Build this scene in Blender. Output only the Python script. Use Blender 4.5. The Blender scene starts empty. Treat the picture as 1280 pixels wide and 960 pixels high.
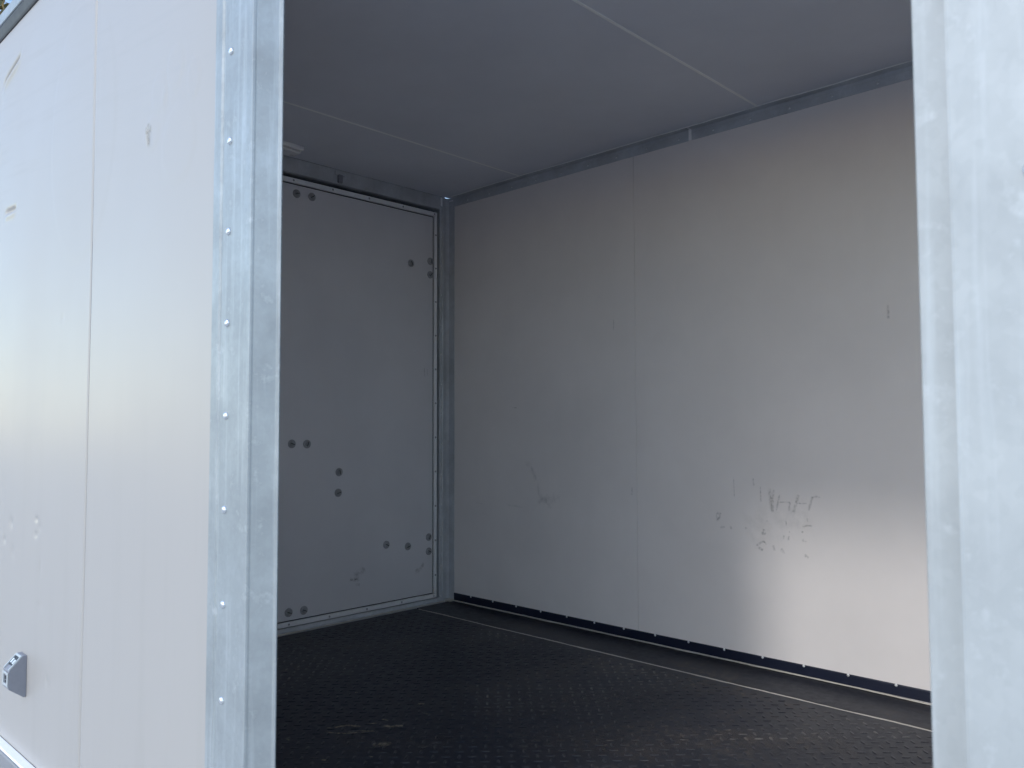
import bpy, math, random
import numpy as np
from mathutils import Vector, Matrix

# ------------------------------------------------------------------ camera, light, exposure
FZ = 0.52                      # trailer floor above the ground
sc = bpy.context.scene
COL = sc.collection
R = math.radians

cam_d = bpy.data.cameras.new('camera')
cam_d.sensor_width = 36.0
cam_d.lens = 1024.96 / 1280 * 36.0
cam_d.clip_start = 0.02
cam_d.clip_end = 500
cam_d.dof.use_dof = True
cam_d.dof.focus_distance = 3.2
cam_d.dof.aperture_fstop = 7.5
cam = bpy.data.objects.new('camera', cam_d)
COL.objects.link(cam)
yaw, pitch, roll = R(43.9857), R(2.9406), R(-0.1749)
fw = Vector((-math.sin(yaw) * math.cos(pitch), math.cos(yaw) * math.cos(pitch), math.sin(pitch)))
rt = Vector((math.cos(yaw), math.sin(yaw), 0))
up = rt.cross(fw)
r2 = rt * math.cos(roll) + up * math.sin(roll)
u2 = up * math.cos(roll) - rt * math.sin(roll)
m = Matrix((r2, u2, -fw)).transposed().to_4x4()
CAM = Vector((3.2165, -0.7567, 0.8963 + FZ))
m.translation = CAM
cam.matrix_world = m
sc.camera = cam

SUN_EL, SUN_AZ = R(35.5), R(177.4)     # azimuth clockwise from +Y
sun_dir = Vector((math.sin(SUN_AZ) * math.cos(SUN_EL), math.cos(SUN_AZ) * math.cos(SUN_EL), math.sin(SUN_EL)))
w = bpy.data.worlds.new('World')
sc.world = w
w.use_nodes = True
nt = w.node_tree
bg = nt.nodes['Background']
sky = nt.nodes.new('ShaderNodeTexSky')
sky.sky_type = 'NISHITA'
sky.sun_disc = False
sky.sun_elevation = SUN_EL
sky.sun_rotation = SUN_AZ
sky.air_density = 1.0
sky.dust_density = 0.45
nt.links.new(sky.outputs[0], bg.inputs[0])
bg.inputs[1].default_value = 0.15

sun_d = bpy.data.lights.new('sun', 'SUN')
sun_d.energy = 0.5
sun_d.angle = R(7.0)           # sun veiled by thin cloud: soft edged patch on the far wall
sun_d.color = (1.0, 0.975, 0.945)
sun = bpy.data.objects.new('sun', sun_d)
COL.objects.link(sun)
sun.rotation_euler = (-sun_dir).to_track_quat('-Z', 'Y').to_euler()
sun.location = (0, -8, 8)

sc.view_settings.view_transform = 'Standard'
sc.view_settings.look = 'None'
sc.view_settings.gamma = 1
sc.view_settings.exposure = 1.2
sc.render.engine = 'CYCLES'
cy = sc.cycles
cy.use_denoising = True
cy.max_bounces = 9
cy.diffuse_bounces = 7
cy.glossy_bounces = 4
cy.transparent_max_bounces = 12
cy.sample_clamp_indirect = 10

rng = np.random.default_rng(7)

# ------------------------------------------------------------------ materials
class NT:
    def __init__(s, name):
        s.m = bpy.data.materials.new(name)
        s.m.use_nodes = True
        s.t = s.m.node_tree
        s.b = s.t.nodes['Principled BSDF']
        s._c = None
    def n(s, typ, **kw):
        nd = s.t.nodes.new(typ)
        for k, v in kw.items():
            setattr(nd, k, v)
        return nd
    def l(s, a, b):
        s.t.links.new(a, b)
    def coord(s, scale=(1, 1, 1), rot=(0, 0, 0)):
        tc = s.n('ShaderNodeTexCoord')
        mp = s.n('ShaderNodeMapping')
        mp.inputs['Rotation'].default_value = rot
        s.l(tc.outputs['Object'], mp.inputs[0])
        m2 = s.n('ShaderNodeMapping')
        m2.inputs['Scale'].default_value = scale
        s.l(mp.outputs[0], m2.inputs[0])
        return m2.outputs[0]
    def noise(s, scale, detail=3, rough=.55, vec=None, dist=0):
        nd = s.n('ShaderNodeTexNoise')
        nd.inputs['Scale'].default_value = scale
        nd.inputs['Detail'].default_value = detail
        nd.inputs['Roughness'].default_value = rough
        nd.inputs['Distortion'].default_value = dist
        s.l(vec if vec is not None else s.coord(), nd.inputs['Vector'])
        return nd.outputs['Fac']
    def ramp(s, fac, a, b, lo=0.0, hi=1.0):
        r = s.n('ShaderNodeMapRange')
        r.inputs[1].default_value, r.inputs[2].default_value = a, b
        r.inputs[3].default_value, r.inputs[4].default_value = lo, hi
        s.l(fac, r.inputs[0])
        return r.outputs[0]
    def math(s, op, a, b=None):
        nd = s.n('ShaderNodeMath', operation=op)
        for i, v in enumerate((a, b)):
            if v is None:
                continue
            if hasattr(v, 'links'):
                s.l(v, nd.inputs[i])
            else:
                nd.inputs[i].default_value = v
        return nd.outputs[0]
    def mix(s, fac, a, b):
        nd = s.n('ShaderNodeMix', data_type='RGBA')
        for sock, v in ((nd.inputs[0], fac), (nd.inputs[6], a), (nd.inputs[7], b)):
            if hasattr(v, 'links'):
                s.l(v, sock)
            else:
                sock.default_value = v if not isinstance(v, tuple) else (*v, 1)
        return nd.outputs[2]
    def bump(s, h, strength, dist=.01):
        nd = s.n('ShaderNodeBump')
        nd.inputs['Strength'].default_value = strength
        nd.inputs['Distance'].default_value = dist
        s.l(h, nd.inputs['Height'])
        s.l(nd.outputs[0], s.b.inputs['Normal'])
    def set(s, **kw):
        for k, v in kw.items():
            sock = s.b.inputs[k.replace('_', ' ')]
            if hasattr(v, 'links'):
                s.l(v, sock)
            else:
                sock.default_value = (*v, 1) if isinstance(v, tuple) else v
        return s

def mat_outer_panel():
    k = NT('coated outer panel')
    big = k.noise(1.3, 3)
    fine = k.noise(260, 2)
    # diagonal wipe streaks on the upper part of the sheet
    st = k.noise(1.0, 4, .6, k.coord((1.6, 1, 34), (0, R(-6), 0)))
    tc = k.n('ShaderNodeTexCoord'); sp = k.n('ShaderNodeSeparateXYZ')
    k.l(tc.outputs['Object'], sp.inputs[0])
    upper = k.ramp(sp.outputs[2], FZ + 1.45, FZ + 1.75)
    streak = k.math('MULTIPLY', k.ramp(st, .50, .72), upper)
    grime = k.ramp(k.noise(1, 4, .6, k.coord((14, 1, .9))), .52, .8)
    low = k.ramp(sp.outputs[2], FZ + 1.5, FZ - .05)
    film = k.math('MULTIPLY', k.math('MULTIPLY', grime, low), .34)
    c = k.mix(big, (.405, .380, .352), (.380, .357, .333))
    c = k.mix(k.math('MULTIPLY', streak, .12), c, (.33, .335, .34))
    c = k.mix(film, c, (.30, .28, .25))
    r = k.math('ADD', k.ramp(big, .3, .7, .28, .38), k.math('MULTIPLY', streak, .07))
    k.set(Base_Color=c, Roughness=r, Specular_IOR_Level=.42)
    h = k.math('ADD', k.math('MULTIPLY', k.noise(3.0, 2), 1.0), k.math('MULTIPLY', k.math('MULTIPLY', st, upper), .0015))
    h = k.math('ADD', h, k.math('MULTIPLY', fine, .004))
    k.bump(h, .07, .03)
    return k.m

def mat_inner_panel(name, col):
    k = NT(name)
    a = k.noise(2.2, 4, .6)
    v = k.noise(1, 4, .6, k.coord((11, 11, 1.2)))
    c = k.mix(k.ramp(a, .35, .7), col, tuple(x * .93 for x in col))
    c = k.mix(k.math('MULTIPLY', k.ramp(v, .55, .85), .10), c, tuple(x * .80 for x in col))
    k.set(Base_Color=c, Roughness=k.ramp(a, .3, .7, .36, .50), Specular_IOR_Level=.4)
    k.bump(k.math('ADD', k.noise(4, 2), k.math('MULTIPLY', k.noise(420, 1), .01)), .08, .02)
    return k.m

def mat_galv(name, col, rough=.42, metal=.8, streaky=.5, dk=.74):
    k = NT(name)
    vo = k.n('ShaderNodeTexVoronoi'); vo.inputs['Scale'].default_value = 130
    k.l(k.coord((1, 1, .8)), vo.inputs['Vector'])
    sep = k.n('ShaderNodeSeparateColor'); k.l(vo.outputs['Color'], sep.inputs[0])
    spangle = sep.outputs[0]
    cl = k.noise(6, 5, .65)
    run = k.noise(1, 5, .65, k.coord((55, 55, 2.2)))
    ox = k.ramp(k.noise(24, 5, .7), .58, .75)
    c = k.mix(k.ramp(cl, .36, .62), col, tuple(x * dk for x in col))
    c = k.mix(k.math('MULTIPLY', k.ramp(k.noise(38, 4, .7), .45, .7), .35), c, tuple(x * (.4 + .6 * dk) for x in col))
    c = k.mix(k.math('MULTIPLY', spangle, .22), c, tuple(x * .7 for x in col))
    c = k.mix(k.math('MULTIPLY', k.ramp(run, .52, .8), streaky), c, (.62, .66, .67))
    c = k.mix(k.math('MULTIPLY', ox, .40), c, (.66, .69, .69))
    rr = k.math('ADD', k.ramp(cl, .3, .7, rough - .06, rough + .10), k.math('MULTIPLY', spangle, .05))
    k.set(Base_Color=c, Roughness=rr, Metallic=metal)
    k.bump(k.math('ADD', k.noise(9, 3), k.math('MULTIPLY', spangle, .02)), .10, .008)
    return k.m

def mat_plain(name, col, rough=.5, metal=0.0, var=.12, scale=30):
    k = NT(name)
    a = k.noise(scale, 4, .6)
    k.set(Base_Color=k.mix(a, tuple(x * (1 - var) for x in col), tuple(min(1, x * (1 + var)) for x in col)),
          Roughness=k.ramp(a, .3, .7, max(.05, rough - .06), rough + .06), Metallic=metal)
    return k.m

def mat_rubber(name, dust_amt, col=(.010, .0125, .022), worn=False):
    k = NT(name)
    a = k.noise(1.9, 5, .62)
    b = k.noise(34, 4, .7)
    sc_ = k.noise(1, 4, .65, k.coord((120, 9, 1), (0, 0, R(-40))))
    dust = k.math('MULTIPLY', k.ramp(a, .50, .68), k.ramp(b, .45, .72))
    dust = k.math('MULTIPLY', dust, dust_amt)
    c = k.mix(b, col, tuple(x * 1.35 for x in col))
    c = k.mix(k.math('MULTIPLY', k.ramp(sc_, .6, .8), .12), c, (.06, .062, .07))
    if worn:      # tops scuffed pale where feet go
        c = k.mix(k.math('MULTIPLY', k.ramp(k.noise(1.6, 3, .6), .46, .62), k.ramp(b, .35, .6)), c, (.17, .165, .16))
    c = k.mix(dust, c, (.25, .205, .16))
    k.set(Base_Color=c, Roughness=k.ramp(b, .3, .7, .34, .50), Specular_IOR_Level=.34)
    k.bump(k.math('ADD', k.noise(260, 2), k.noise(5, 2)), .12, .004)
    return k.m

def mat_decal(name, col, alpha, nscale, lo=.35, hi=.62):
    """flat scuffs and dirt: opacity falls off across the stroke and breaks up with noise"""
    k = NT(name)
    uv = k.n('ShaderNodeUVMap'); sp = k.n('ShaderNodeSeparateXYZ'); k.l(uv.outputs[0], sp.inputs[0])
    def fall(s_):
        e = k.math('ABSOLUTE', k.math('SUBTRACT', k.math('MULTIPLY', s_, 2.0), 1.0))
        return e
    across = k.ramp(fall(sp.outputs[1]), 1.0, .25)
    along = k.ramp(fall(sp.outputs[0]), 1.0, .8)
    br = k.ramp(k.noise(nscale, 5, .7), lo, hi)
    al = k.math('MULTIPLY', k.math('MULTIPLY', across, along), k.math('MULTIPLY', br, alpha))
    k.set(Base_Color=col, Roughness=.7, Alpha=al)
    return k.m

M = {}
M['outer'] = mat_outer_panel()
M['inner'] = mat_inner_panel('inner wall panel', (.885, .835, .81))
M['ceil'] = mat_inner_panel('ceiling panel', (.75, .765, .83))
M['door'] = mat_inner_panel('door leaf panel', (.76, .755, .78))
M['galv'] = mat_galv('galvanised steel', (.375, .405, .415), .42, .3, .5)
M['galv_lit'] = mat_galv('brightly lit galvanised steel', (.43, .445, .44), .48, .12, .4, .86)  # paler copy of galv: right post's stronger exposure put into the colour
M['galv_in'] = mat_galv('galvanised inner trim', (.62, .645, .68), .38, .12, .15)
M['rivet_steel'] = mat_plain('rivet steel', (.70, .72, .74), .24, .75, .06, 90)
M['rivet'] = mat_plain('rivet aluminium', (.82, .83, .84), .28, .3, .06, 90)
M['alu'] = mat_plain('brushed aluminium', (.92, .925, .93), .36, .15, .06, 60)
M['alu2'] = mat_plain('worn zinc edge', (.50, .52, .52), .4, .2, .1, 80)
M['cast'] = mat_plain('zinc plated catch', (.26, .262, .29), .45, .15, .12, 80)
M['dark'] = mat_plain('dark plastic', (.03, .033, .038), .5, 0, .2, 60)
M['gasket'] = mat_plain('rubber gasket', (.012, .014, .02), .6, 0, .2, 50)
M['rail_shade'] = mat_plain('shaded rail underside', (.055, .060, .068), .5, 0, .15, 40)  # shade under the roof rail put into the colour
M['sill'] = mat_plain('weathered sill steel', (.27, .272, .285), .5, .2, .15, 25)
M['channel'] = mat_plain('dark bottom channel', (.012, .016, .035), .35, 0.0, .2, 20)
M['seal'] = mat_plain('sealant', (.52, .49, .43), .6, 0, .22, 45)
M['sealc'] = mat_plain('ceiling sealant and sill highlight', (.95, .95, .95), .4, 0, .03, 25)
M['bolt'] = mat_plain('grey bolt cap', (.36, .365, .385), .5, .1, .15, 120)
M['lampd'] = mat_plain('lamp diffuser', (.80, .80, .80), .3, 0, .03, 20)
M['rubber'] = mat_rubber('rubber mat', .6)
M['tread'] = mat_rubber('rubber tread', .9, (.018, .020, .029), True)
M['scuff'] = mat_decal('scuff', (.23, .205, .185), .42, 110, .38, .68)
M['smudge'] = mat_decal('smudge', (.38, .355, .33), .22, 30, .42, .78)
M['drag'] = mat_decal('drag scratch', (.20, .18, .16), .42, 140, .40, .7)
M['dust'] = mat_decal('trodden dust', (.24, .19, .145), .40, 42, .46, .74)
M['smudge_light'] = mat_decal('light smudge', (.40, .38, .36), .14, 22, .42, .8)
M['smudge_door'] = mat_decal('door smudge', (.17, .155, .14), .36, 45, .35, .7)
M['dirt'] = mat_decal('dried mud', (.40, .34, .26), .95, 120, .3, .58)
M['ply'] = mat_plain('plywood core', (.30, .22, .14), .7, 0, .2, 14)

# ------------------------------------------------------------------ mesh helpers (z given above the trailer floor)
def link(name, verts, faces, mat, parent=None, smooth=False, uvs=None):
    me = bpy.data.meshes.new(name)
    me.from_pydata([tuple(v) for v in verts], [], faces)
    if uvs is not None:
        ul = me.uv_layers.new(name='UVMap')
        for poly in me.polygons:
            for li in poly.loop_indices:
                ul.data[li].uv = uvs[me.loops[li].vertex_index]
    me.materials.append(M[mat] if isinstance(mat, str) else mat)
    if smooth:
        me.polygons.foreach_set('use_smooth', [True] * len(me.polygons))
    me.update()
    o = bpy.data.objects.new(name, me)
    COL.objects.link(o)
    o.parent = parent
    return o

def bbox_geo(x0, x1, y0, y1, z0, z1, bev=0.0):
    """box with all edges chamfered by bev"""
    if bev <= 0:
        v = [(x, y, z + FZ) for x in (x0, x1) for y in (y0, y1) for z in (z0, z1)]
        f = [(0, 1, 3, 2), (4, 6, 7, 5), (0, 4, 5, 1), (2, 3, 7, 6), (0, 2, 6, 4), (1, 5, 7, 3)]
        return v, f
    lo, hi = (x0, y0, z0), (x1, y1, z1)
    v, idx = [], {}
    for c in range(8):
        s = [(c >> i) & 1 for i in range(3)]
        for ax in range(3):
            p = []
            for i in range(3):
                e = hi[i] if s[i] else lo[i]
                p.append(e if i == ax else e + (-bev if s[i] else bev))
            idx[(c, ax)] = len(v)
            v.append((p[0], p[1], p[2] + FZ))
    f = []
    def orient(face, n):
        a, b, c_ = (Vector(v[i]) for i in face[:3])
        return face if (b - a).cross(c_ - a).dot(n) > 0 else face[::-1]
    for ax in range(3):
        o = [i for i in range(3) if i != ax]
        for s in (0, 1):
            q = []
            for a, b in ((0, 0), (1, 0), (1, 1), (0, 1)):
                q.append(idx[((s << ax) | (a << o[0]) | (b << o[1]), ax)])
            n = Vector((0, 0, 0)); n[ax] = 1 if s else -1
            f.append(orient(q, n))
    for ax in range(3):                      # edge chamfers along ax
        o = [i for i in range(3) if i != ax]
        for a in (0, 1):
            for b in (0, 1):
                c0 = (a << o[0]) | (b << o[1]); c1 = c0 | (1 << ax)
                n = Vector((0, 0, 0)); n[o[0]] = 1 if a else -1; n[o[1]] = 1 if b else -1
                f.append(orient([idx[(c0, o[0])], idx[(c0, o[1])], idx[(c1, o[1])], idx[(c1, o[0])]], n))
    for c in range(8):
        n = Vector([1 if (c >> i) & 1 else -1 for i in range(3)])
        f.append(orient([idx[(c, 0)], idx[(c, 1)], idx[(c, 2)]], n))
    return v, f

def box(name, ext, mat, parent, bev=.001):
    return link(name, *bbox_geo(*ext, bev=bev), mat, parent)

def extrude(name, prof, axis, a, b, mat, parent, smooth=False):
    """closed 2-D profile swept along axis. axis 2: prof=(x,y), axis 0: prof=(y,z), axis 1: prof=(x,z)"""
    def mk(p, t):
        if axis == 2: return (p[0], p[1], t + FZ)
        if axis == 0: return (t, p[0], p[1] + FZ)
        return (p[0], t, p[1] + FZ)
    n = len(prof)
    v = [mk(p, a) for p in prof] + [mk(p, b) for p in prof]
    f = [(i, (i + 1) % n, n + (i + 1) % n, n + i) for i in range(n)]
    f += [tuple(range(n))[::-1], tuple(range(n, 2 * n))]
    o = link(name, v, f, mat, parent)
    import bmesh
    bm = bmesh.new(); bm.from_mesh(o.data)
    bmesh.ops.recalc_face_normals(bm, faces=bm.faces)
    bm.to_mesh(o.data); bm.free()
    return o

def join_geo(parts):
    V, F = [], []
    for v, f in parts:
        k = len(V)
        V += list(v); F += [tuple(i + k for i in q) for q in f]
    return V, F

def lathe_mesh(name, prof, seg, mat):
    """dome profile (r, h) about local +Z; shared mesh for rivets, bolts"""
    v, f = [], []
    rings = []
    for r, h in prof:
        if r < 1e-6:
            rings.append([len(v)]); v.append((0, 0, h))
        else:
            rings.append(list(range(len(v), len(v) + seg)))
            v += [(r * math.cos(2 * math.pi * i / seg), r * math.sin(2 * math.pi * i / seg), h) for i in range(seg)]
    for A, B in zip(rings, rings[1:]):
        for i in range(seg):
            j = (i + 1) % seg
            if len(B) == 1: f.append((A[i], A[j], B[0]))
            else: f.append((A[i], A[j], B[j], B[i]))
    me = bpy.data.meshes.new(name)
    me.from_pydata(v, [], f)
    me.polygons.foreach_set('use_smooth', [True] * len(f))
    me.materials.append(M[mat])
    return me

def place(name, me, loc, normal, parent, spin=0.0):
    o = bpy.data.objects.new(name, me)
    COL.objects.link(o)
    o.location = (loc[0], loc[1], loc[2] + FZ)
    q = Vector(normal).to_track_quat('Z', 'Y') @ Vector((0, 0, 1)).rotation_difference(Vector((0, 0, 1)))
    o.rotation_euler = (q.to_matrix() @ Matrix.Rotation(spin, 3, 'Z')).to_euler()
    o.parent = parent
    return o

def bead(name, p0, p1, wid, hgt, side, upv, mat, parent, step=.03, jit=.25, lumps=()):
    """uneven run of sealant from p0 to p1: half-round section with jittered width"""
    p0, p1 = Vector(p0), Vector(p1)
    L = (p1 - p0).length
    n = max(2, int(L / step))
    side, upv = Vector(side), Vector(upv)
    v, f = [], []
    ws = 1 + jit * (np.convolve(rng.normal(size=n + 7), np.ones(4) / 2, 'same')[3:3 + n + 1])
    off = .25 * wid * np.convolve(rng.normal(size=n + 13), np.ones(7) / 2.6, 'same')[6:6 + n + 1]
    for i in range(n + 1):
        c = p0.lerp(p1, i / n) + side * off[i]
        wi = wid * max(.35, ws[i])
        for lx, lr, lw in lumps:
            wi += lw * math.exp(-((i / n * L - lx) / lr) ** 2)
        for a in (-90, -50, 0, 50, 90):
            q = c + side * (wi / 2 * math.sin(R(a))) + upv * (hgt * math.cos(R(a)))
            v.append((q.x, q.y, q.z + FZ))
    for i in range(n):
        for j in range(4):
            a = i * 5 + j
            f.append((a, a + 1, a + 6, a + 5))
    return link(name, v, f, mat, parent, smooth=True)

def strokes(name, data, plane, off, mat, parent):
    """marks lying on a surface: ribbons with soft-edge UVs"""
    V, F, U = [], [], []
    for k, (pts, wd) in enumerate(data):
        pts = [Vector(p) for p in pts]
        dense = []
        for a, b in zip(pts, pts[1:]):
            n = max(2, int((b - a).length / .006))
            dense += [a.lerp(b, i / n) for i in range(n)]
        dense.append(pts[-1])
        n = len(dense)
        base = len(V)
        for i, p in enumerate(dense):
            t = (dense[min(i + 1, n - 1)] - dense[max(i - 1, 0)])
            t = t.normalized() if t.length > 0 else Vector((1, 0))
            nn = Vector((-t.y, t.x))
            p = p + nn * rng.normal() * wd * .05
            wj = wd * (1 + .12 * rng.normal())
            for s in (-1, 1):
                q = p + nn * (s * wj / 2)
                o = off + k * 4e-5
                V.append({'y': (q.x, o, q.y + FZ), 'x': (o, q.x, q.y + FZ), 'z': (q.x, q.y, o + FZ)}[plane] if plane != 'y' else (q.x, off - k * 4e-5, q.y + FZ))
                U.append((i / (n - 1), (s + 1) / 2))
        for i in range(n - 1):
            a = base + 2 * i
            F.append((a, a + 1, a + 3, a + 2))
    o = link(name, V, F, mat, parent, uvs=U)
    o['kind'] = 'stuff'
    return o

def tag(o, label, cat=None, kind=None, group=None):
    if label: o['label'] = label
    if cat: o['category'] = cat
    if kind: o['kind'] = kind
    if group: o['group'] = group
    return o

# ------------------------------------------------------------------ ground
def mat_ground():
    k = NT('pale concrete yard')
    a = k.noise(.35, 5, .6); b = k.noise(60, 4, .7); c2 = k.noise(7, 4)
    c = k.mix(b, (.45, .435, .415), (.62, .60, .575))
    c = k.mix(k.math('MULTIPLY', k.ramp(a, .4, .7), .5), c, (.48, .465, .445))
    k.set(Base_Color=c, Roughness=.9)
    k.bump(k.math('ADD', b, c2), .6, .02)
    return k.m
gm = mat_ground()
gv, gf = [], []
N = 40
for i in range(N + 1):
    for j in range(N + 1):
        x = (i / N * 2 - 1); y = (j / N * 2 - 1)
        x = math.copysign(abs(x) ** 2.2, x) * 200; y = math.copysign(abs(y) ** 2.2, y) * 200
        gv.append((x + 2, y, .02 * math.sin(x * .7) * math.cos(y * .5)))
for i in range(N):
    for j in range(N):
        a = i * (N + 1) + j
        gf.append((a, a + N + 1, a + N + 2, a + 1))
g = link('ground', gv, gf, gm, smooth=True)
tag(g, 'pale concrete yard the trailer stands on', kind='structure')

# ------------------------------------------------------------------ the trailer
W, H, XE = 2.10, 2.10, 3.75
root = bpy.data.objects.new('box_trailer', None)
root.empty_display_size = .3
COL.objects.link(root)
tag(root, 'pale grey box trailer with galvanised posts beside its open doorway and a black rubber floor', 'trailer')

OVALS = [(1.369, 1.657, 0.039, 0.049), (1.452, 1.691, 0.041, 0.051), (1.544, 1.638, 0.03, 0.047), (1.329, 1.571, 0.044, 0.04), (1.475, 1.515, 0.086, 0.09), (0.868, 1.704, 0.23, 0.341)]
SCUFF = [([(1.6365, 0.6992), (1.6374, 0.6574), (1.6384, 0.6194)], 0.0031), ([(1.7169, 0.6988), (1.7204, 0.669)], 0.0053), ([(1.7463, 0.6702), (1.7475, 0.611)], 0.0045), ([(1.7828, 0.6646), (1.785, 0.6206), (1.7904, 0.5733)], 0.0104), ([(1.8, 0.6618), (1.7929, 0.6211), (1.7944, 0.5772)], 0.0088), ([(1.8215, 0.6447), (1.8146, 0.6114), (1.8062, 0.5817)], 0.0073), ([(1.8186, 0.6153), (1.8417, 0.616), (1.8609, 0.6165)], 0.0044), ([(1.8609, 0.6194), (1.8564, 0.5852)], 0.0058), ([(1.8933, 0.6472), (1.8835, 0.6122), (1.8729, 0.5791)], 0.0094), ([(1.8873, 0.616), (1.9246, 0.6162)], 0.0043), ([(1.945, 0.6408), (1.9371, 0.6155), (1.9314, 0.5903)], 0.0078), ([(1.9376, 0.6383), (1.9582, 0.643), (1.9741, 0.6418)], 0.0064), ([(1.5716, 0.5632), (1.5625, 0.5417), (1.5683, 0.5244)], 0.0101), ([(1.5802, 0.5607), (1.5756, 0.5465), (1.5666, 0.5289)], 0.007), ([(1.5766, 0.5036), (1.5972, 0.5068)], 0.0062), ([(1.6195, 0.5132), (1.6243, 0.4984)], 0.0069), ([(1.6813, 0.5092), (1.6895, 0.5084)], 0.0068), ([(1.7575, 0.5141), (1.7554, 0.4882)], 0.0104), ([(1.7476, 0.4971), (1.7667, 0.4958)], 0.0067), ([(1.7692, 0.5445), (1.7723, 0.5389)], 0.0052), ([(1.8442, 0.5503), (1.8453, 0.5323)], 0.0044), ([(1.8556, 0.5122), (1.8585, 0.5067)], 0.0051), ([(1.8354, 0.496), (1.8342, 0.48)], 0.0058), ([(1.8552, 0.4964), (1.8518, 0.4781)], 0.0058), ([(1.9057, 0.5337), (1.9236, 0.538), (1.9427, 0.5388)], 0.0057), ([(1.9234, 0.5635), (1.9269, 0.5524)], 0.0043), ([(1.9023, 0.5148), (1.9097, 0.5126)], 0.0057), ([(1.9047, 0.488), (1.912, 0.4816), (1.9207, 0.4767)], 0.0086), ([(1.9132, 0.4377), (1.9168, 0.4296), (1.9269, 0.4236)], 0.0086), ([(1.7273, 0.4456), (1.742, 0.4596), (1.7629, 0.4668)], 0.0082), ([(1.7273, 0.4479), (1.7384, 0.4401), (1.7543, 0.4328)], 0.0097), ([(1.7597, 0.4657), (1.7675, 0.4562)], 0.0052), ([(1.7942, 0.4559), (1.7977, 0.4358)], 0.0088), ([(1.8235, 0.4471), (1.8295, 0.4383), (1.837, 0.4297)], 0.0095), ([(1.0739, 1.3589), (1.0733, 1.31)], 0.007), ([(2.2216, 1.3035), (2.2229, 1.2519)], 0.0081), ([(1.162, 0.637), (1.1615, 0.6034)], 0.0101), ([(0.4587, 0.9847), (0.4908, 0.9849)], 0.007)]
SMUDGE = [([(0.5305, 0.7307), (0.567, 0.714), (0.6028, 0.6712), (0.6261, 0.6022), (0.64, 0.5577), (0.7185, 0.5213)], 0.0357), ([(0.579, 0.7056), (0.6086, 0.6539), (0.6318, 0.5677)], 0.0159), ([(0.4171, 0.5148), (0.4676, 0.5135), (0.5355, 0.5109)], 0.0127), ([(0.2061, 0.5125), (0.2603, 0.5094)], 0.0085), ([(0.6139, 0.5492), (0.7642, 0.5667)], 0.0527), ([(1.6301, 0.7181), (1.9884, 0.703)], 0.2147), ([(1.6763, 0.5088), (1.9423, 0.5876)], 0.1815)]
DOORM = [([(1.4862, 0.1855), (1.5081, 0.1837), (1.5466, 0.181)], 0.0158), ([(1.5193, 0.161), (1.5453, 0.1543)], 0.0135), ([(1.508, 0.2019), (1.5449, 0.2093), (1.5747, 0.2299)], 0.0245), ([(1.8771, 0.1727), (1.9066, 0.1786), (1.9364, 0.2109)], 0.0196), ([(1.4898, 0.1862), (1.5045, 0.18)], 0.0061), ([(1.5155, 0.184), (1.5339, 0.1827)], 0.0055), ([(1.933, 1.1966), (1.9377, 1.1476)], 0.0056), ([(1.9531, 1.1905), (1.955, 1.1554)], 0.0042)]
FLOORM = [([(1.1021, 0.6606), (1.1074, 0.6764), (1.1168, 0.6992), (1.1366, 0.715), (1.1577, 0.7272)], 0.0065), ([(1.114, 0.6266), (1.1405, 0.6398), (1.1645, 0.6567), (1.1924, 0.695)], 0.0048), ([(1.0873, 0.6465), (1.1064, 0.6601)], 0.0025), ([(1.1547, 0.6682), (1.1854, 0.7049), (1.2204, 0.7336)], 0.0028), ([(1.1959, 0.6925), (1.2092, 0.732)], 0.004), ([(1.1514, 0.7493), (1.169, 0.777)], 0.0033), ([(1.1982, 0.7703), (1.2149, 0.7831), (1.2442, 0.8171)], 0.009), ([(1.1517, 0.8054), (1.1764, 0.8127)], 0.0059), ([(1.123, 0.9697), (1.1392, 0.985)], 0.0071), ([(1.2, 0.9257), (1.2259, 0.9318)], 0.0039), ([(0.8831, 0.8946), (0.8908, 0.9019)], 0.0051), ([(0.8696, 0.8316), (0.876, 0.8338)], 0.0037), ([(1.3062, 0.6556), (1.3069, 0.6836), (1.3346, 0.6962)], 0.0154), ([(1.0759, 0.5204), (1.0983, 0.5203)], 0.0036), ([(1.2814, 0.5044), (1.2936, 0.5135)], 0.0044), ([(1.3579, 0.6062), (1.3675, 0.6128)], 0.0037)]

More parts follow.
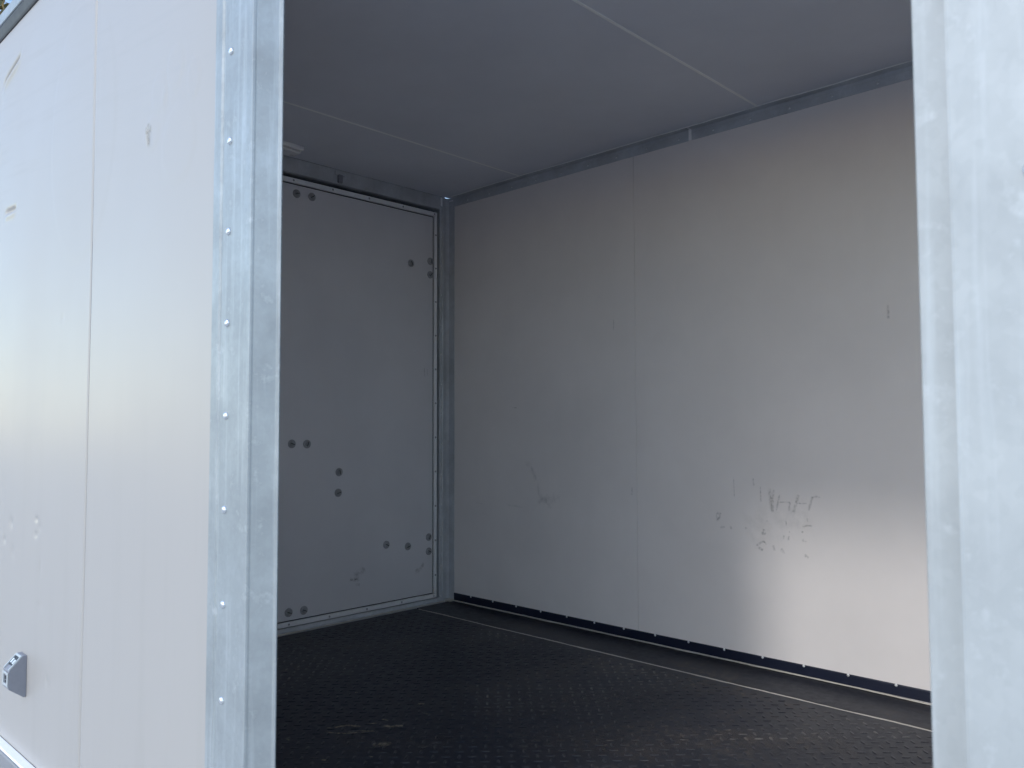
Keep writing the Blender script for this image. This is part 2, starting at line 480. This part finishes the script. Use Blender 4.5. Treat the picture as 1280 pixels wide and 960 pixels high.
# ---- outer side panels: real sheet with dents
def dent_field(X, Z):
    d = np.zeros_like(X)
    def crease(x0, z0, x1, z1, sw, depth, lip=.35):
        nonlocal d
        tx, tz = x1 - x0, z1 - z0; L = math.hypot(tx, tz); tx /= L; tz /= L
        cx, cz = (x0 + x1) / 2, (z0 + z1) / 2
        u = (X - cx) * tx + (Z - cz) * tz; v = -(X - cx) * tz + (Z - cz) * tx
        u2 = u + 0
        v = v + .12 * L * np.sin(u2 / L * 4.0) * .4
        e = np.exp(-(u / (L * .42)) ** 4)
        d += depth * e * (np.exp(-(v / sw) ** 2) - lip * np.exp(-((v + 2.2 * sw) / (1.3 * sw)) ** 2))
    def ding(x, z, sx, sz, depth):
        nonlocal d
        d += depth * np.exp(-((X - x) / sx) ** 2 - ((Z - z) / sz) ** 2)
    crease(.105, 2.035, .29, 2.11, .0085, .012, .5)
    crease(.165, 1.592, .29, 1.607, .008, .010, .5)
    ding(.06, 1.98, .05, .06, .004)
    for x, z, sx, sz, dp in ((.329, .605, .020, .016, .0028), (.575, .632, .016, .008, .003), (.60, .61, .02, .014, .002),
                             (.575, .588, .018, .010, .0028), (.262, .545, .018, .012, .003), (.35, .515, .02, .02, .0018),
                             (.62, .50, .012, .02, .0015), (.70, .2, .015, .015, .0015), (.62, .39, .03, .015, .0015), (.75, 1.20, .012, .012, .001)):
        ding(x, z, sx, sz, dp)
    for (cx, cz, rx, rz) in OVALS:
        rr = np.sqrt(((X - cx) / rx) ** 2 + ((Z - cz) / rz) ** 2)
        t = np.clip((1.10 - rr) / (.26 if rx < .2 else .10), 0, 1)
        d += -.0011 * (t * t * (3 - 2 * t)) * (1.0 if rx < .2 else .7)
    crease(1.33, 1.545, 1.30, 1.60, .010, .002)
    crease(1.40, 1.60, 1.395, 1.66, .010, -.0012)
    # slow sheet waviness
    d += .0013 * np.sin(X * 5.1 + 1.2 * np.sin(Z * 2.1)) * np.sin(Z * 3.3 + .7)
    return d

def sheet(name, x0, x1, z0, z1, step, parent):
    nx, nz = int((x1 - x0) / step) + 1, int((z1 - z0) / step) + 1
    X, Z = np.meshgrid(np.linspace(x0, x1, nx + 1), np.linspace(z0, z1, nz + 1), indexing='ij')
    D = dent_field(X, Z)
    ed = np.minimum.reduce([X - x0, x1 - X, Z - z0, z1 - Z])
    D = D * np.clip(ed / .01, 0, 1) + .003 * np.clip(1 - ed / .0035, 0, 1) ** 2    # rolled edges
    V = np.stack([X, .004 + D, Z + FZ], -1).reshape(-1, 3).tolist()
    F = []
    s = nz + 1
    for i in range(nx):
        for j in range(nz):
            a = i * s + j
            F.append((a, a + s, a + s + 1, a + 1))
    k = len(V)
    y1 = .052
    c = [(x0, .0072, z0), (x1, .0072, z0), (x1, .0072, z1), (x0, .0072, z1), (x0, y1, z0), (x1, y1, z0), (x1, y1, z1), (x0, y1, z1)]
    V += [(a, b, d + FZ) for a, b, d in c]
    F += [(k, k + 4, k + 5, k + 1), (k + 1, k + 5, k + 6, k + 2), (k + 2, k + 6, k + 7, k + 3), (k + 3, k + 7, k + 4, k), (k + 4, k + 7, k + 6, k + 5)]
    o = link(name, V, F, 'outer', parent)
    sm = [True] * (nx * nz) + [False] * 5
    o.data.polygons.foreach_set('use_smooth', sm)
    return o

ZS, ZR = -.058, 2.2146
pan1 = sheet('outer_panel', .002, .9605, ZS, ZR, .0042, root)
pan2 = sheet('outer_panel', .9635, 1.656, ZS, ZR, .007, root)
pan3 = sheet('outer_panel', 3.165, XE, ZS, ZR, .02, root)
pan4 = sheet('outer_panel', 1.660, 3.160, 2.035, ZR, .02, root)          # above the doorway
for o, l in ((pan1, 'dented outer panel left of the seam'), (pan2, 'outer panel between the seam and the door post'),):
    o['label'] = l
box('seam_filler', (.9600, .9640, .0075, .03, ZS, ZR), 'cast', root, 0)
# brown spot in the scrape
strokes('scrape_mark', [([(1.318, 1.60), (1.312, 1.575), (1.322, 1.545)], .018), ([(1.30, 1.587), (1.335, 1.583)], .02)], 'y', .0015,
        mat_decal('rust bloom', (.36, .31, .22), .55, 70), pan2)

# ---- inner lining of the near side wall (seen from inside only)
box('inner_lining', (.0, 1.786, .0525, .056, 0, H), 'inner', root, 0)
box('inner_lining', (3.036, XE, .0525, .056, 0, H), 'inner', root, 0)
box('inner_lining', (1.812, 3.008, .0572, .0596, 2.001, H), 'inner', root, 0)

# ---- door posts: folded galvanised section
def post_profile(mir):
    # x measured from the doorway edge back over the wall; y outward negative
    d, lip = .045, (.033 if not mir else .0385)
    p = [(.162, .0035), (.162, .0), (.135, -.0002), (.131, .0034), (.124, .0034), (.119, -.0002), (.029, -.0002), (.0255, -.0036),
         (.0060, -.0044), (.0022, -.0036), (.0004, -.0008), (-.0008, .0022), (-lip + .009, d - .010), (-lip + .0075, d - .0085), (-lip + .001, d - .0075), (-lip, d - .0065),
         (-lip, d - .0045), (-lip + .0015, d - .0035), (.012, d - .0035), (.012, d + .019), (.028, d + .019), (.028, d + .0165), (.004, d + .0165), (.004, .0035)]
    if mir:
        p = [q for q in p if not (.020 < q[0] < .0300 and q[1] < .004) and not (.118 < q[0] < .14)]
        p = [(a, -.0002) if b < -.0005 and a > .001 else (a, b) for a, b in p]
    if mir:       # right post: square step, flat stop flange behind it
        i = p.index((-.0008, .0022))
        p[i:i + 4] = [(.0, .0022), (.0, d - .012), (-.003, d - .0085), (-lip + .001, d - .0080)]
    return [(1.814 - a, b) if not mir else (3.006 + a, b) for a, b in p]
rivet_big = lathe_mesh('rivet', [(.0078, 0), (.0078, .0007), (.0070, .0026), (.0050, .0042), (.0026, .0049), (.0, .0051)], 14, 'rivet_steel')
rivet_small = lathe_mesh('rivet_small', [(.0050, 0), (.0050, .0006), (.0045, .0020), (.0030, .0032), (.0, .0037)], 12, 'rivet')
screw = lathe_mesh('screw', [(.0048, 0), (.0048, .0006), (.0030, .0014), (.0016, .0016), (.0014, .0006), (0, .0006)], 10, 'bolt')
postL = extrude('door_post', post_profile(False), 2, ZS - .02, 2.03, 'galv', root)
postR = extrude('door_post', post_profile(True), 2, ZS - .02, 2.03, 'galv_lit', root)
postL['label'] = 'riveted galvanised door post on the left of the doorway'
postR['label'] = 'out of focus galvanised door post on the right of the doorway'
z = .0185
while z < 2.0:
    place('rivet', rivet_big, (1.719, -.0003, z), (0, -1, 0), postL)
    place('rivet', rivet_big, (3.0680, -.0003, z + .003), (0, -1, 0), postR)
    z += .1799
# header over the doorway and threshold under it
extrude('door_header', [(-.003, 2.032), (-.003, 2.06), (.0035, 2.06), (.0035, 2.034), (.056, 2.034), (.056, 2.0), (.040, 2.0), (.040, 2.031)], 0, 1.8145, 3.0055, 'galv', root)
extrude('door_threshold', [(-.006, -.06), (-.006, -.004), (.0, .002), (.038, .002), (.038, -.06)], 0, 1.8145, 3.0055, 'galv', root)

# ---- roof rail and sill rail
rr_ = extrude('roof_rail', [(.05, ZR + .027), (-.013, ZR + .027), (-.0155, ZR + .0285), (-.0160, ZR + .032), (-.0135, ZR + .036), (-.0125, ZR + .070), (-.009, ZR + .0755), (.03, ZR + .082), (.05, ZR + .082)],
              0, -.02, XE + .02, 'galv', root)
extrude('rail_shade_band', [(.03, ZR - .002), (.0005, ZR - .002), (-.0025, ZR + .002), (-.0115, ZR + .022), (-.0115, ZR + .0265), (.03, ZR + .0265)], 0, -.02, XE + .02, 'rail_shade', root)  # dark strip added for the shaded underside of the roof rail
sill = extrude('sill_rail', [(.0035, ZS), (-.024, ZS - .006), (-.026, ZS - .010), (-.026, ZS - .055), (-.031, ZS - .060), (-.031, ZS - .068), (-.026, ZS - .073),
                             (-.026, ZS - .15), (-.02, ZS - .155), (.05, ZS - .155), (.05, ZS)], 0, -.02, XE + .02, 'sill', root)
for i in range(12):
    place('rivet', rivet_small, (.21 + i * .30, -.026, ZS - .032), (0, -1, 0), sill)
box('sill_highlight', (.0, 1.652, -.0215, .0038, ZS - .0045, ZS + .003), 'sealc', root, .001)  # white strip painting the skylit glare on top of the sill ledge

# ---- roof and ceiling
seams = [.54, 1.775, 3.01]
cx = [.0] + seams + [XE]
for a, b in zip(cx, cx[1:]):
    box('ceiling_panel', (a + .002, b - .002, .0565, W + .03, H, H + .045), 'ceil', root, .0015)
for s in seams:
    extrude('ceiling_joint', [(s - .0055, H - .0003), (s - .004, H - .0012), (s + .004, H - .0012), (s + .0055, H - .0003), (s + .0015, H + .02), (s - .0015, H + .02)], 1, .06, W - .002, 'sealc', root)
box('roof_sheet', (-.02, XE + .02, .012, W + .06, H + .1785, H + .19), 'galv', root, .004)
box('roof_packing', (-.015, XE + .01, .053, W + .05, H + .046, H + .179), 'ply', root, 0)

# ---- far side wall
walls = []
for a, b in ((.040, 1.1863), (1.1878, 2.42), (2.4225, XE)):
    walls.append(box('wall_panel', (a, b, W, W + .045, .0, H - .001), 'inner', root, .0008))
walls[1]['label'] = 'inner wall panel with dark scuff marks in the soft light'
box('wall_backing', (-.03, XE + .02, W + .046, W + .06, -.2, H + .16), 'outer', root, 0)
strokes('scuff_mark', [(p, w_ * 1.5) for p, w_ in SCUFF if p[0][0] > 1.19], 'y', W - .0004, 'scuff', walls[1])
strokes('scuff_mark', [s for s in SCUFF if s[0][0][0] < 1.19], 'y', W - .0004, 'scuff', walls[0])
strokes('smudge', SMUDGE[:5], 'y', W - .0004, 'smudge', walls[0])
strokes('smudge', SMUDGE[6:], 'y', W - .0025, 'smudge_light', walls[1])

# top trim: two lengths of folded angle with a gap, riveted
trim_p = [(W - .0003, 2.050), (W - .0030, 2.0515), (W - .0034, 2.075), (W - .0046, 2.0775), (W - .0036, 2.080), (W - .0034, 2.0935), (W - .028, 2.0965), (W - .028, 2.0985), (W - .0003, 2.0985)]
trim1 = extrude('top_trim', trim_p, 0, .046, 1.461, 'galv_in', root)
trim2 = extrude('top_trim', trim_p, 0, 1.476, XE, 'galv_in', root)
box('trim_gap_filler', (1.4612, 1.4758, W - .0026, W - .0004, 2.052, 2.096), 'sealc', root, .0006)
x = .148
while x < XE - .05:
    place('rivet', rivet_small, (x, W - .0033, 2.0665), (0, -1, 0), trim1 if x < 1.468 else trim2)
    x += .1585
bead('sealant_bead', (.05, W - .029, 2.0985), (XE, W - .029, 2.0985), .007, .0035, (0, 1, 0), (0, -.3, -1), 'sealc', root, jit=.15)

# bottom channel, riveted along its upper edge
ch_p = [(W - .0003, .006), (W - .0030, .007), (W - .0032, .040), (W - .0022, .0435), (W - .0003, .0440)]
ch = extrude('bottom_channel', ch_p, 0, .043, XE, 'channel', root)
x = .170
while x < XE - .05:
    place('rivet', rivet_small, (x, W - .0030, .0405), (0, -1, 0), ch)
    x += .1574
bead('sealant_bead', (.045, W - .005, .0035), (XE, W - .005, .0035), .011, .0045, (0, 1, 0), (0, -.3, .9), 'seal', root, jit=.22)

# ---- corner post at the end wall
extrude('corner_post', [(-.045, 2.036), (-.002, 2.036), (.0, 2.038), (.0, 2.052), (.004, 2.056), (.004, 2.066), (.0, 2.070), (.0, 2.082), (.006, 2.0955), (.043, 2.0975), (.043, 2.0995), (-.045, 2.0995)],
        2, 0, 2.0985, 'galv_in', root)
cp = root.children[-1] if root.children else root
cp = [o for o in bpy.data.objects if o.name.startswith('corner_post')][0]
for zz in [.03 + .155 * i for i in range(13)]:
    place('rivet', rivet_small, (.0002, 2.045, zz), (1, 0, 0), cp)
box('corner_cap', (.001, .010, 2.036, 2.046, 2.045, 2.094), 'sealc', root, .002)
box('corner_cap', (.012, .040, 2.088, 2.0945, 2.078, 2.084), 'sealc', root, .002)

# ---- end wall: header, threshold and the closed door
extrude('end_header', [(.0, 2.033), (.0, 2.0975), (-.045, 2.0975), (-.045, 2.030), (-.010, 2.030)], 1, .06, 2.0355, 'galv_in', root)
bead('sealant_bead', (.002, .06, 2.0985), (.002, 2.03, 2.0985), .006, .003, (1, 0, 0), (.2, 0, -1), 'galv_in', root, jit=.1)
extrude('end_threshold', [(-.06, -.01), (-.06, .016), (-.003, .022), (.0, .020), (.0015, .006), (.012, .0045), (.012, -.01)], 1, .06, 2.095, 'galv_in', root)
bead('sealant_bead', (.016, .06, .001), (.016, 2.08, .001), .012, .004, (1, 0, 0), (.3, 0, .9), 'seal', root, jit=.22)
box('corner_sealant', (.004, .048, 2.062, 2.098, .001, .012), 'seal', root, .004)
box('end_wall_backing', (-.12, -.08, .0, W + .04, -.2, H + .16), 'gasket', root, 0)

DY0, DY1, DZ0, DZ1 = .07, 2.018, .026, 2.010
door = bpy.data.objects.new('end_door', None)
COL.objects.link(door); door.parent = root
door['label'] = 'closed end door with grey bolt caps and a pale aluminium edge frame'
bpy.context.view_layer.update()
gap = .010
leaf = box('door_leaf', (-.045, -.002, DY0 + .024, DY1 - .022 - gap / 2, DZ0 + .026, DZ1 - .029), 'door', door, .0015)
box('door_core', (-.05, -.010, DY0 + .002, DY1 - .002, DZ0 + .002, DZ1 - .002), 'gasket', door, 0)
f_t = box('edge_frame', (-.014, .0008, DY0, DY1, DZ1 - .0225, DZ1), 'alu', door, .0012)
f_b = box('edge_frame', (-.014, .0008, DY0, DY1, DZ0, DZ0 + .0205), 'alu', door, .0012)
f_r = box('edge_frame', (-.014, .0004, DY1 - .0185, DY1, DZ0 + .0207, DZ1 - .0227), 'alu', door, .0012)
f_l = box('edge_frame', (-.014, .0004, DY0, DY0 + .0205, DZ0 + .0207, DZ1 - .0227), 'alu', door, .0012)
y = 1.999
while y > .1:
    place('screw', screw, (.0008, y, DZ1 - .011), (1, 0, 0), door)
    place('screw', screw, (.0008, y, DZ0 + .010), (1, 0, 0), door)
    y -= .207
for i in range(11):
    place('screw', screw, (.0004, DY1 - .009, .14 + i * .175), (1, 0, 0), door)
cap = lathe_mesh('bolt_cap', [(.0192, 0), (.0192, .0016), (.0178, .0026), (.0125, .0030), (.0118, .0016), (.0100, .0016), (.0096, .0080), (.0072, .0096), (.0040, .0096), (.0030, .0050), (0, .0050)], 20, 'bolt')
BOLTS = [(1.188, 1.942), (1.267, 1.943), (1.845, 1.720), (1.972, 1.748), (1.972, 1.678), (1.177, .821), (1.254, .819), (1.425, .687), (1.421, .592),
         (1.698, .325), (1.831, .303), (1.966, .336), (1.966, .264), (1.170, .087), (1.246, .085)]
# slotted driver bar on each cap makes its turn visible
slot = bpy.data.meshes.new('slot_bar')
sv, sf = bbox_geo(-.0105, .0105, -.0016, .0016, .0092, .0106, 0)
slot.from_pydata([(a, b, c_ - FZ) for a, b, c_ in sv], [], sf); slot.materials.append(M['dark'])
for i, (by, bz) in enumerate(BOLTS):
    o = place('bolt_cap', cap, (-.0018, by, bz), (1, 0, 0), door, spin=float(rng.uniform(0, 3)))
    s = bpy.data.objects.new('slot_bar', slot); COL.objects.link(s); s.parent = door
    s.location = o.location; s.rotation_euler = o.rotation_euler
strokes('smudge', [(p, w_ * 1.5) for p, w_ in DOORM], 'x', -.0016, 'smudge_door', door)
# catch under the header
box('header_catch', (.0005, .016, 1.400, 1.424, 2.036, 2.075), 'cast', root, .003)
box('header_catch', (.0005, .009, 1.385, 1.440, 2.072, 2.092), 'galv_in', root, .002)

# ---- ceiling lamp close to the end wall
lb = box('ceiling_lamp', (.10, .172, .62, 1.118, H - .020, H - .001), 'alu', root, .003)
box('lamp_diffuser', (.106, .166, .63, 1.108, H - .036, H - .0205), 'lampd', lb, .006)

# ---- front wall (out of frame) closes the box
box('front_wall', (XE + .001, XE + .045, .0, W + .04, -.2, H + .16), 'inner', root, 0)
box('chassis_floor', (-.03, XE + .02, .056, W + .04, -.16, -.0075), 'ply', root, 0)

# ---- rubber floor
mat1 = box('floor_mat', (.030, XE, .058, 1.8560, -.007, .0), 'rubber', root, .001)
mat2 = box('edge_mat', (.030, XE, 1.8630, W - .002, -.007, .0012), 'rubber', root, .001)
mat1['label'] = 'black rubber floor mat with raised tread bars'
bead('sealant_bead', (.05, 1.8595, -.001), (XE, 1.8595, -.001), .0075, .0024, (0, 1, 0), (0, 0, 1), 'seal', root, step=.02, jit=.14,
     lumps=((1.03, .05, .010), (1.20, .03, .006), (1.58, .05, .008), (1.66, .03, .006)))
strokes('dried_mud', [(p, w_ * 2.6) for p, w_ in FLOORM], 'z', .0022, 'dirt', mat1)

strokes('dust_patch', [([(1.30, 1.02), (1.38, 1.16), (1.46, 1.30), (1.58, 1.50)], .30), ([(1.55, .95), (1.75, 1.15), (1.95, 1.25)], .34),
                       ([(1.20, .60), (1.32, .70), (1.45, .85)], .16), ([(1.5, 1.55), (1.72, 1.50)], .16), ([(1.85, 1.30), (2.1, 1.45), (2.3, 1.6)], .22)], 'z', .0026, 'dust', mat1)
drag = []
for i in range(46):
    x0, y0 = rng.uniform(.9, 2.5), rng.uniform(.5, 1.8)
    an = rng.normal(.75, .5); L = rng.uniform(.02, .16)
    drag.append(([(x0, y0), (x0 + L * .5 * math.cos(an), y0 + L * .5 * math.sin(an) + rng.normal() * .004), (x0 + L * math.cos(an), y0 + L * math.sin(an))], float(rng.uniform(.003, .009))))
strokes('drag_scratch', drag, 'z', .0024, 'drag', mat1)
# raised tread bars, alternating at right angles on a lattice turned 45 degrees
def bar_geo():
    v, f = [], []
    n = 10
    for k, (L, Wd, h) in enumerate(((.0135, .0046, .0), (.0118, .0034, .0016), (.0085, .0016, .0021))):
        for i in range(n):
            a = 2 * math.pi * i / n
            c_, s_ = math.cos(a), math.sin(a)
            v.append((L * math.copysign(abs(c_) ** .9, c_), Wd * s_, h))
    for k in range(2):
        for i in range(n):
            j = (i + 1) % n
            f.append((k * n + i, k * n + j, (k + 1) * n + j, (k + 1) * n + i))
    f.append(tuple(range(2 * n, 3 * n)))
    return v, f
bv, bf = bar_geo()
A = .0355
spots = []
s2 = math.sqrt(.5)
for i in range(0, 170):
    for j in range(-110, 60):
        x = (i - j) * A * s2; y = (i + j) * A * s2
        if .06 < x < XE - .03 and .085 < y < 1.825:
            spots.append((x, y, 45 if (i + j) % 2 == 0 else 135))
def screen(x, y):
    d = Vector((x, y, FZ)) - CAM
    zz = d.dot(fw)
    if zz < .1: return None
    return 640 + 1024.96 * d.dot(r2) / zz, 480 - 1024.96 * d.dot(u2) / zz, zz
vis, rest = [], []
for s in spots:
    q = screen(s[0], s[1])
    if q and 335 < q[0] < 1166 and q[1] < 966: vis.append((q[2], s))
    else: rest.append(s)
vis.sort(key=lambda t: t[0])
tread_me = bpy.data.meshes.new('tread_bar')
tread_me.from_pydata(bv, [], bf); tread_me.materials.append(M['tread'])
tread_me.polygons.foreach_set('use_smooth', [True] * len(bf))
for zz, (x, y, an) in vis[:300]:
    o = bpy.data.objects.new('tread_bar', tread_me); COL.objects.link(o)
    o.parent = mat1; o.location = (x, y, FZ - .0001); o.rotation_euler = (0, 0, R(an))
rest += [s for _, s in vis[300:]]
TV, TF = [], []
for x, y, an in rest:
    k = len(TV); ca, sa = math.cos(R(an)), math.sin(R(an))
    TV += [(x + a * ca - b * sa, y + a * sa + b * ca, c_ + FZ - .0001) for a, b, c_ in bv]
    TF += [tuple(i + k for i in q) for q in bf]
tf = link('tread_field', TV, TF, 'tread', mat1, smooth=True)
tf['kind'] = 'stuff'

# ---- door holder on the outer panel: a wedge-shaped socket
# outline in z (height) and y (outwards), swept in x
hx0, hx1, hz0, hz1 = .470, .522, .118, .236
# seat plate + wedge body with a hollow upper bevel
def holder():
    pr = [(.0035, hz0), (-.003, hz0), (-.040, hz0 + .028), (-.042, hz0 + .032), (-.042, hz1 - .038), (-.006, hz1), (.0035, hz1)]
    o = extrude('door_holder', pr, 0, hx0, hx1, 'cast', root)
    return o
ho = holder()
ho['label'] = 'small zinc door holder socket on the outer panel'
# raised rims round the face and round the sloping top
box('face_rim', (hx0 + .002, hx0 + .010, -.0455, -.0421, hz0 + .036, hz1 - .042), 'alu2', ho, .001)
box('face_rim', (hx1 - .010, hx1 - .002, -.0455, -.0421, hz0 + .036, hz1 - .042), 'alu2', ho, .001)
box('face_rim', (hx0 + .010, hx1 - .010, -.0450, -.0421, hz0 + .036, hz0 + .043), 'alu2', ho, .001)
box('face_rim', (hx0 + .010, hx1 - .010, -.0450, -.0421, hz1 - .049, hz1 - .042), 'alu2', ho, .001)
box('face_slot', (hx0 + .020, hx0 + .027, -.0432, -.0421, hz0 + .046, hz1 - .066), 'dark', ho, 0)
box('face_slot', (hx0 + .018, hx0 + .029, -.0434, -.0421, hz1 - .063, hz1 - .054), 'dark', ho, 0)
def on_slope(name, x0, x1, t0, t1, h, mat):
    p0 = Vector((-.042, hz1 - .038)); p1 = Vector((-.006, hz1))
    d = p1 - p0; n = Vector((-d.y, d.x)).normalized()
    a, b = p0 + d * t0, p0 + d * t1
    extrude(name, [tuple(a + n * .0002), tuple(b + n * .0002), tuple(b + n * h), tuple(a + n * h)], 0, x0, x1, mat, ho)
on_slope('slope_rim', hx0 + .001, hx0 + .006, .05, .95, .004, 'alu2')
on_slope('slope_rim', hx1 - .006, hx1 - .001, .05, .95, .004, 'alu2')
on_slope('slope_rim', hx0 + .006, hx1 - .006, .84, .95, .0036, 'alu2')
on_slope('slope_recess', hx0 + .006, hx1 - .006, .30, .84, .0006, 'dark')
on_slope('slope_screw', hx0 + .012, hx0 + .021, .42, .68, .0036, 'rivet')
on_slope('slope_screw', hx1 - .021, hx1 - .012, .40, .64, .0036, 'rivet')

# ------------------------------------------------------------------ tree beyond the trailer's end
def mat_leaf():
    k = NT('autumn leaf')
    oi = k.n('ShaderNodeTexCoord')
    a = k.noise(2.2, 3); b = k.noise(18, 2)
    c = k.mix(k.ramp(a, .42, .6), (.10, .12, .035), (.30, .17, .07))
    c = k.mix(k.math('MULTIPLY', b, .5), c, (.34, .24, .12))
    k.set(Base_Color=c, Roughness=.6)
    return k.m
tx, ty, tz = -8.6, 2.2, 0.0
tree = bpy.data.objects.new('tree', None); COL.objects.link(tree); tree.location = (tx, ty, tz)
tag(tree, 'brown and green leafy tree showing above the roof rail in the top left corner', 'tree')
bark = mat_plain('bark', (.13, .10, .075), .85, 0, .3, 12)
def limb(pts, radii, seg=8):
    v, f = [], []
    for i, (p, r) in enumerate(zip(pts, radii)):
        p = Vector(p)
        t = (Vector(pts[min(i + 1, len(pts) - 1)]) - Vector(pts[max(i - 1, 0)])).normalized()
        a = t.orthogonal().normalized(); b = t.cross(a)
        v += [tuple(p + (a * math.cos(2 * math.pi * k / seg) + b * math.sin(2 * math.pi * k / seg)) * r) for k in range(seg)]
    for i in range(len(pts) - 1):
        for k in range(seg):
            j = (k + 1) % seg
            f.append((i * seg + k, i * seg + j, (i + 1) * seg + j, (i + 1) * seg + k))
    return v, f
rnd = random.Random(3)
geo = [limb([(0, 0, -.05), (.03, .02, .8), (-.05, .05, 2.0), (.05, -.05, 3.4), (0, .1, 5.2), (.1, .1, 6.6)], [.20, .16, .14, .11, .07, .02])]
tips = []
for i in range(22):
    z0 = rnd.uniform(2.2, 5.8); an = rnd.uniform(0, 6.28); L = rnd.uniform(1.2, 2.4) * (1 - .35 * abs(z0 - 4) / 3)
    p1 = (math.cos(an) * L * .5, math.sin(an) * L * .5, z0 + L * .35)
    p2 = (math.cos(an + .3) * L, math.sin(an + .3) * L, z0 + L * .75)
    geo.append(limb([(0, 0, z0), p1, p2], [.05, .03, .008], 6))
    tips += [p1, p2, tuple((a + b) / 2 for a, b in zip(p1, p2))]
tv, tfc = join_geo(geo)
link('trunk', tv, tfc, bark, tree, smooth=True)
lv, lf = [], []
for p in tips + [(0, .1, 6.6), (0, .1, 5.6), (.2, 0, 6.2)]:
    for c in range(5):
        cc = Vector(p) + Vector((rnd.gauss(0, .32), rnd.gauss(0, .32), rnd.gauss(0, .28)))
        for k in range(34):
            q = cc + Vector((rnd.gauss(0, .17), rnd.gauss(0, .17), rnd.gauss(0, .15)))
            n = Vector((rnd.gauss(0, 1), rnd.gauss(0, 1), rnd.gauss(0, 1))).normalized()
            a = n.orthogonal().normalized(); b = n.cross(a)
            L = rnd.uniform(.05, .09)
            k0 = len(lv)
            lv += [tuple(q - a * L), tuple(q + b * L * .45 + n * .01), tuple(q + a * L), tuple(q - b * L * .45 + n * .01)]
            lf.append((k0, k0 + 1, k0 + 2, k0 + 3))
crown = link('crown', lv, lf, mat_leaf(), tree)
